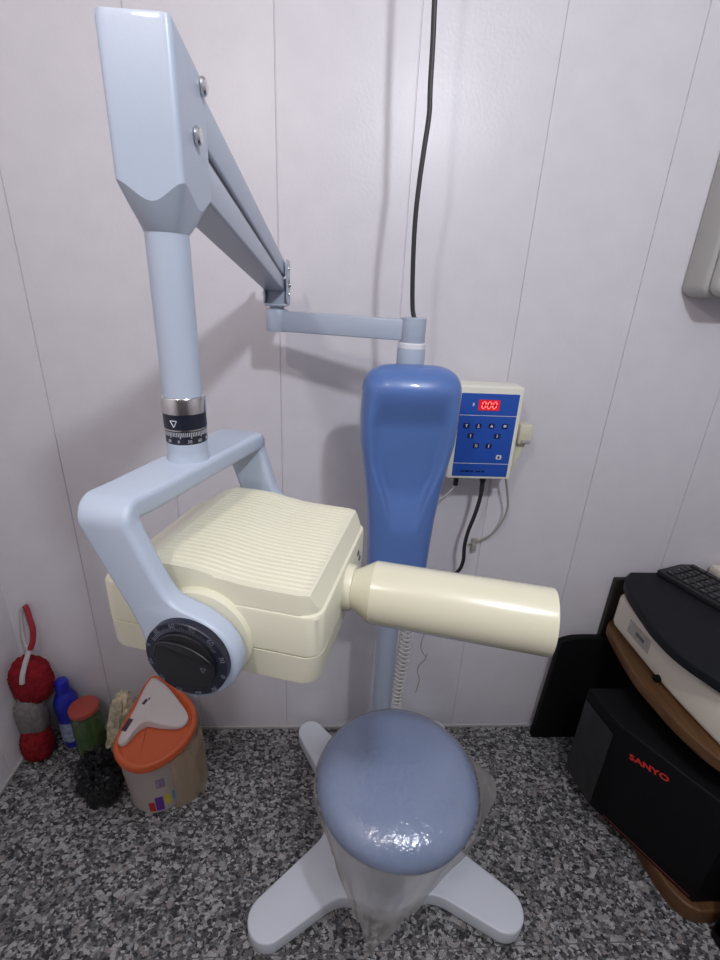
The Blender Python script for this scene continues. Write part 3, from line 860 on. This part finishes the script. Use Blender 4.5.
def lump(c, rad, amp, fr, sub=4, seed=0., flat=None, pw=1.):
    t = bmesh.new(); bmesh.ops.create_icosphere(t, subdivisions=sub, radius=1)
    for v in t.verts:
        n = v.co.normalized()
        d_ = noise.fractal(n*fr+V((seed, seed, seed)), .6, 2.1, 4)
        ridg = (1-abs(noise.noise(n*fr*1.6+V((seed+9, 0, 0)))))**3
        r = 1+amp*d_+amp*.5*ridg
        n2 = V([math.copysign(abs(q)**pw, q) for q in n])
        v.co = V((c[0]+rad[0]*n2.x*r, c[1]+rad[1]*n2.y*r, c[2]+rad[2]*n2.z*r))
        if flat is not None and v.co.z < flat: v.co.z = flat
    b = B(); b.add(t); return b
bagb = lump((-.678, -.250, .098), (.058, .048, .102), .22, 2.6, 5, 1.3, .001)
tag(obj('plastic_bag', bagb, M['bag'], at=(-.678, -.250, 0), sharp=25), 'crumpled black plastic bag on the floor left of the waste bin', 'plastic bag')
wr = lump((-.668, -.118, .140), (.032, .020, .145), .30, 2.2, 4, 4.1, .001)
for v in wr.bm.verts: v.co.x += .22*(v.co.z-.14); v.co.y += .06*(v.co.z-.14)
tag(obj('crumpled_wrapper', wr, M['wrap'], at=(-.668, -.118, 0), sharp=25), 'crumpled yellowish printed wrapper sticking up behind the black bag', 'wrapper')

JX, JY = -.792, -.074
J = root('jar', (JX, JY, 0), 'green see-through plastic jar with a faded red lid', 'jar')
obj('jar_body', B().lathe([(.040, .0), (.043, .003), (.044, .01), (.044, .145), (.042, .158), (.039, .165), (.039, .180)], (JX, JY, 0), 40), M['jar'], J)
obj('contents', B().lathe([(.0395, .004), (.0415, .01), (.0415, .088)], (JX, JY, 0), 32), M['gel'], J)
obj('lid', B().lathe([(.043, .178), (.0455, .179), (.0455, .190), (.044, .193), (.041, .1932), (.0, .192)], (JX, JY, 0), 48), M['lidred'], J)

BX, BY = -.866, -.042
BO = root('cleaner_bottle', (BX, BY, 0), 'small blue bottle with blue cap and pale label, beside the green jar', 'bottle')
obj('bottle_body', B().lathe([(.030, .0), (.033, .003), (.034, .012), (.034, .135), (.036, .165), (.035, .19), (.027, .212), (.018, .223), (.016, .228)], (BX, BY, 0), 36), M['bottle'], BO)
obj('cap', B().lathe([(.0175, .224), (.0205, .226), (.0205, .262), (.0185, .270), (.010, .272)], (BX, BY, 0), 28), M['bottle'], BO)
lbp = B(); L = []
for z in (.030, .112):
    L.append([V((BX+.0346*cos(a), BY+.0346*sin(a), z)) for a in [radians(-140+k*8) for k in range(16)]])
obj('label', lbp.loft(L, False, False, closed=False), M['label'], BO)

# chenille mop head leaning in the corner
MP = root('dusting_mop', (-.925, -.078, 0), 'red chenille mop with grey middle band, handle up, leaning in the corner', 'mop')
def fuzzy(c, rad, seed, m, name, pw=.85, flat=None):
    return obj(name, lump(c, rad, .075, 7., 5, seed, flat, pw), m, MP, sharp=180)
fuzzy((-.937, -.066, .299), (.058, .044, .084), 2.2, M['chenille'], 'upper_pad')
fuzzy((-.950, -.098, .060), (.045, .042, .066), 5.7, M['chenille'], 'lower_pad', flat=.001)
fuzzy((-.953, -.082, .165), (.041, .036, .078), 8.9, M['greych'], 'middle_band', .7)
hp = B().tube([(-.924, -.122, .338), (-.924, -.112, .362), (-.925, -.085, .388), (-.928, -.055, .405)], .0075, 10, 4)
hp.tube([(-.928, -.056, .402), (-.944, -.042, .43), (-.950, -.028, .48), (-.946, -.018, .530), (-.934, -.014, .545)], .0060, 10, 6)
h_ = obj('handle', hp, M['greypl'], MP)
obj('grip', B().tube([(-.927, -.055, .408), (-.918, -.046, .43), (-.914, -.036, .47), (-.922, -.026, .505), (-.931, -.016, .535), (-.937, -.014, .546)], [.006, .007, .0085]+[.0085]*14+[.0080]*20, 10, 6), M['redgrip'], h_)

# ------------------------------------------------------------------ desk on the right
DK = root('computer_desk', (1.2, -.4, 0), 'dark computer desk with black bow-edged top and brown lower shelf, at the right wall corner', 'desk')
def openspl(P, k=6): return [(p.x, p.y) for p in crom([V(p) for p in P], k)]
top = openspl([(.962, -.022), (.922, -.06), (.893, -.13), (.873, -.23), (.864, -.31), (.872, -.39), (.905, -.47), (.955, -.55), (1.02, -.60)])+[(1.55, -.60), (1.55, -.022)]
obj('desk_top', B().prism(top, .668, .700, .006), M['desktop'], DK)
rail = openspl([(.99, -.03), (.960, -.08), (.935, -.14), (.918, -.23), (.91, -.31), (.918, -.39), (.945, -.46), (.99, -.53)])+[(1.5, -.58), (1.5, -.03)]
obj('under_rail', B().prism(rail, .640, .668, .002), M['wooddk'], DK)
shelf = openspl([(.955, -.022), (.912, -.06), (.888, -.17), (.876, -.27), (.878, -.34), (.890, -.44), (.92, -.53), (.98, -.596)])+[(1.5, -.596), (1.5, -.022)]
obj('shelf', B().prism(shelf, .485, .520, .005), M['wood'], DK)
obj('end_panel', B().box((1.222, -.0125, .334), (.596, .018, .668), .002), M['wooddk'], DK)
obj('end_panel', B().box((1.25, -.636, .349), (.50, .024, .638), .002), M['blackm'], DK)
foot = openspl([(.97, -.20), (.935, -.30), (.920, -.40), (.917, -.46), (.926, -.54), (.946, -.585), (.975, -.605)])+[(1.5, -.61), (1.5, -.20)]
obj('panel_foot', B().box((1.25, -.66, .045), (.50, .075, .09), .008), M['blackm'], DK)
obj('base_board', B().prism(foot, .0, .055, .006), M['wood'], DK)

# beige device on the lower shelf
DV = root('beige_device', (1.08, -.35, .52), 'beige rounded plastic device with a small label, on the brown shelf', 'device')
dev = openspl([(.985, -.034), (.945, -.040), (.926, -.062), (.923, -.11), (.922, -.2), (.923, -.32), (.930, -.42), (.94, -.50), (.955, -.57)])+[(1.25, -.57), (1.25, -.034)]
obj('case', B().prism(dev, .5205, .638, .018, None, 5), M['beige'], DV)
def on_front(y0, y1, z0, z1, m, name, x=.9215, t=.0012, par=None):
    return obj(name, B().box((x-t/2+.0004, (y0+y1)/2, (z0+z1)/2), (t, y1-y0, z1-z0)), m, par)
lab = on_front(-.235, -.135, .560, .605, mat('worn_label', (.42, .40, .36), .5, var=.2, vscale=50), 'label_plate', par=DV)
on_front(-.212, -.172, .577, .588, M['dark'], 'dark_slot', x=.9208, par=DV)
obj('latch_knob', B().cyl((.926, -.298, .533), (.910, -.298, .533), .010, n=20, bev=.002), M['blackm'], DV)

# keyboard on the desk top
KB = root('keyboard', (1.17, -.20, .70), 'black computer keyboard lying on the black desk top', 'keyboard')
kd = V((.067, -.19, 0)).normalized(); kx = V((-kd.y, kd.x, 0))     # long axis (towards the viewer), short axis (to the right)
KO = V((1.040, -.034, .7005))
KM = Matrix(((kx.x, kd.x, 0, KO.x), (kx.y, kd.y, 0, KO.y), (0, 0, 1, KO.z), (0, 0, 0, 1)))
kbw, kbl = .150, .44
obj('keyboard_case', B().prism([(0, 0), (kbw, 0), (kbw, kbl), (0, kbl)], 0, .016, .003, KM), M['key'], KB)
for i in range(6):
    for j in range(16):
        kk = obj('key', B().box((.018+i*.0205+(.008 if i > 4 else 0), .030+j*.0255, .0185), (.0165, .0205, .008), .002, 1, KM), M['key'], KB)
        if (i+j) % 2 == 0:
            obj('key_print', B().box((.016+i*.0205+(.008 if i > 4 else 0), .028+j*.0255, .0227), (.004, .006, .0006), 0, 1, KM), M['keyprint'], kk)
BB = B().box((1.262, -.06, .7165), (.085, .075, .032), .006)
tag(obj('beige_box', BB, M['beige'], at=(1.262, -.06, .70)), 'small beige plastic box behind the keyboard, cut by the right edge of the photo', 'box')

# black board against the wall
bo = openspl([(.775, .440), (.82, .455), (.93, .456), (1.07, .44)], 5)
tag(obj('black_board', B().prism([(.757, .001), (1.07, .001)]+bo[::-1], -.052, -.028, .003, MXZ), M['blackm'], at=(.91, -.04, 0)),
    'plain black board standing upright against the wall behind the black carton', 'board')

# black carton with red lettering
SB = root('black_carton', (.98, -.36, .055), 'black carton with red lettering, partly under the desk shelf', 'carton')
fpz = [(.802, -.205), (.820, -.335), (.965, -.585), (1.25, -.585), (1.25, -.205)]
tilt = .0
obj('carton_body', B().prism(fpz, .0555, .402, .006), M['blackm'], SB)
fn = V((.965-.820, -.585+.335, 0)).normalized(); fo = V((fn.y, -fn.x, 0))      # along the face, outwards
if fo.x > 0: fo = -fo
p0 = V((.820, -.335, 0))
tb = Matrix.Rotation(.30, 4, 'Z')
tc = p0+fn*.100+V((0, 0, .342))+fo*.0006
TM = Matrix(((fn.x, 0, fo.x, tc.x), (fn.y, 0, fo.y, tc.y), (0, 1, 0, tc.z), (0, 0, 0, 1)))
obj('red_lettering', B().text('SANYO', .0245, TM @ Matrix.Rotation(.22, 4, 'Z') @ Matrix.Scale(1.25, 4, (1, 0, 0)), .0005, .0006), M['sanyo'], SB)
TM2 = TM.copy(); t2 = p0+fn*.16+V((0, 0, .068))+fo*.0006
TM2.translation = t2
obj('red_stripe', B().box((0, 0, 0), (.24, .004, .0008), 0, 1, TM2), mat('dull_red_print', (.12, .02, .018), .6, var=.3, vscale=60), SB)
fo2 = V((-1, -.15, 0)).normalized()
sh = B()
L = []
for j in range(9):
    z = lerp(.06, .36, j/8); L.append([V((lerp(.802, .820, k/8)-.003-.002*noise.noise(V((k*.6, j*.6, 1))), lerp(-.21, -.333, k/8), z)) for k in range(9)])
sh.loft(L, False, False, closed=False)
obj('side_film', sh, M['darkgreycard'], SB, sharp=180)

# wall-hung box, upper right
WU = root('wall_box', (1.1, -.05, 1.53), 'pale grey box with rounded edges fixed high on the wall at the right', 'wall box')
obj('box_body', xz(rrect(.46, .50, .03, 6, .893+.215, 1.765), -.088, -.0005, .012), M['unit'], WU)
obj('front_cover', xz(rrect(.452, .492, .028, 6, .893+.215, 1.765), -.125, -.090, .010), M['unit2'], WU)

# ------------------------------------------------------------------ light and camera
def lamp(name, loc, power, col, r):
    d_ = bpy.data.lights.new(name, 'POINT'); d_.energy = power; d_.color = col; d_.shadow_soft_size = r
    o = bpy.data.objects.new(name, d_); COL.objects.link(o); o.location = loc; return o
lamp('ceiling_lamp_right', (.42, -1.55, 2.30), 44, (.88, .92, 1.0), .05)
lamp('ceiling_lamp_left', (-.42, -1.60, 2.30), 17, (1.0, .91, .88), .05)
w = bpy.data.worlds.new('world'); SC.world = w; w.use_nodes = True
w.node_tree.nodes['Background'].inputs[0].default_value = (.6, .62, .68, 1); w.node_tree.nodes['Background'].inputs[1].default_value = .02

cam = bpy.data.cameras.new('camera'); co = bpy.data.objects.new('camera', cam); COL.objects.link(co)
cam.sensor_fit = 'VERTICAL'; cam.sensor_height = 36; cam.lens = 470/960*36; cam.clip_start = .02
yaw, pit, rol = .066207, .387863, .048957
cy_, sy_ = cos(yaw), sin(yaw)
Fv = V((sy_*cos(pit), cy_*cos(pit), -sin(pit))); R0 = V((cy_, -sy_, 0)); U0 = R0.cross(Fv)
Rv = cos(rol)*R0+sin(rol)*U0; Uv = -sin(rol)*R0+cos(rol)*U0
co.matrix_world = Matrix(((Rv.x, Uv.x, -Fv.x, 0), (Rv.y, Uv.y, -Fv.y, -1.2571), (Rv.z, Uv.z, -Fv.z, 1.5), (0, 0, 0, 1)))
SC.camera = co
vs = SC.view_settings
SC.display_settings.display_device = 'sRGB'
vs.view_transform = 'Standard'; vs.look = 'None'; vs.exposure = 0.; vs.gamma = 1.; vs.use_curve_mapping = False
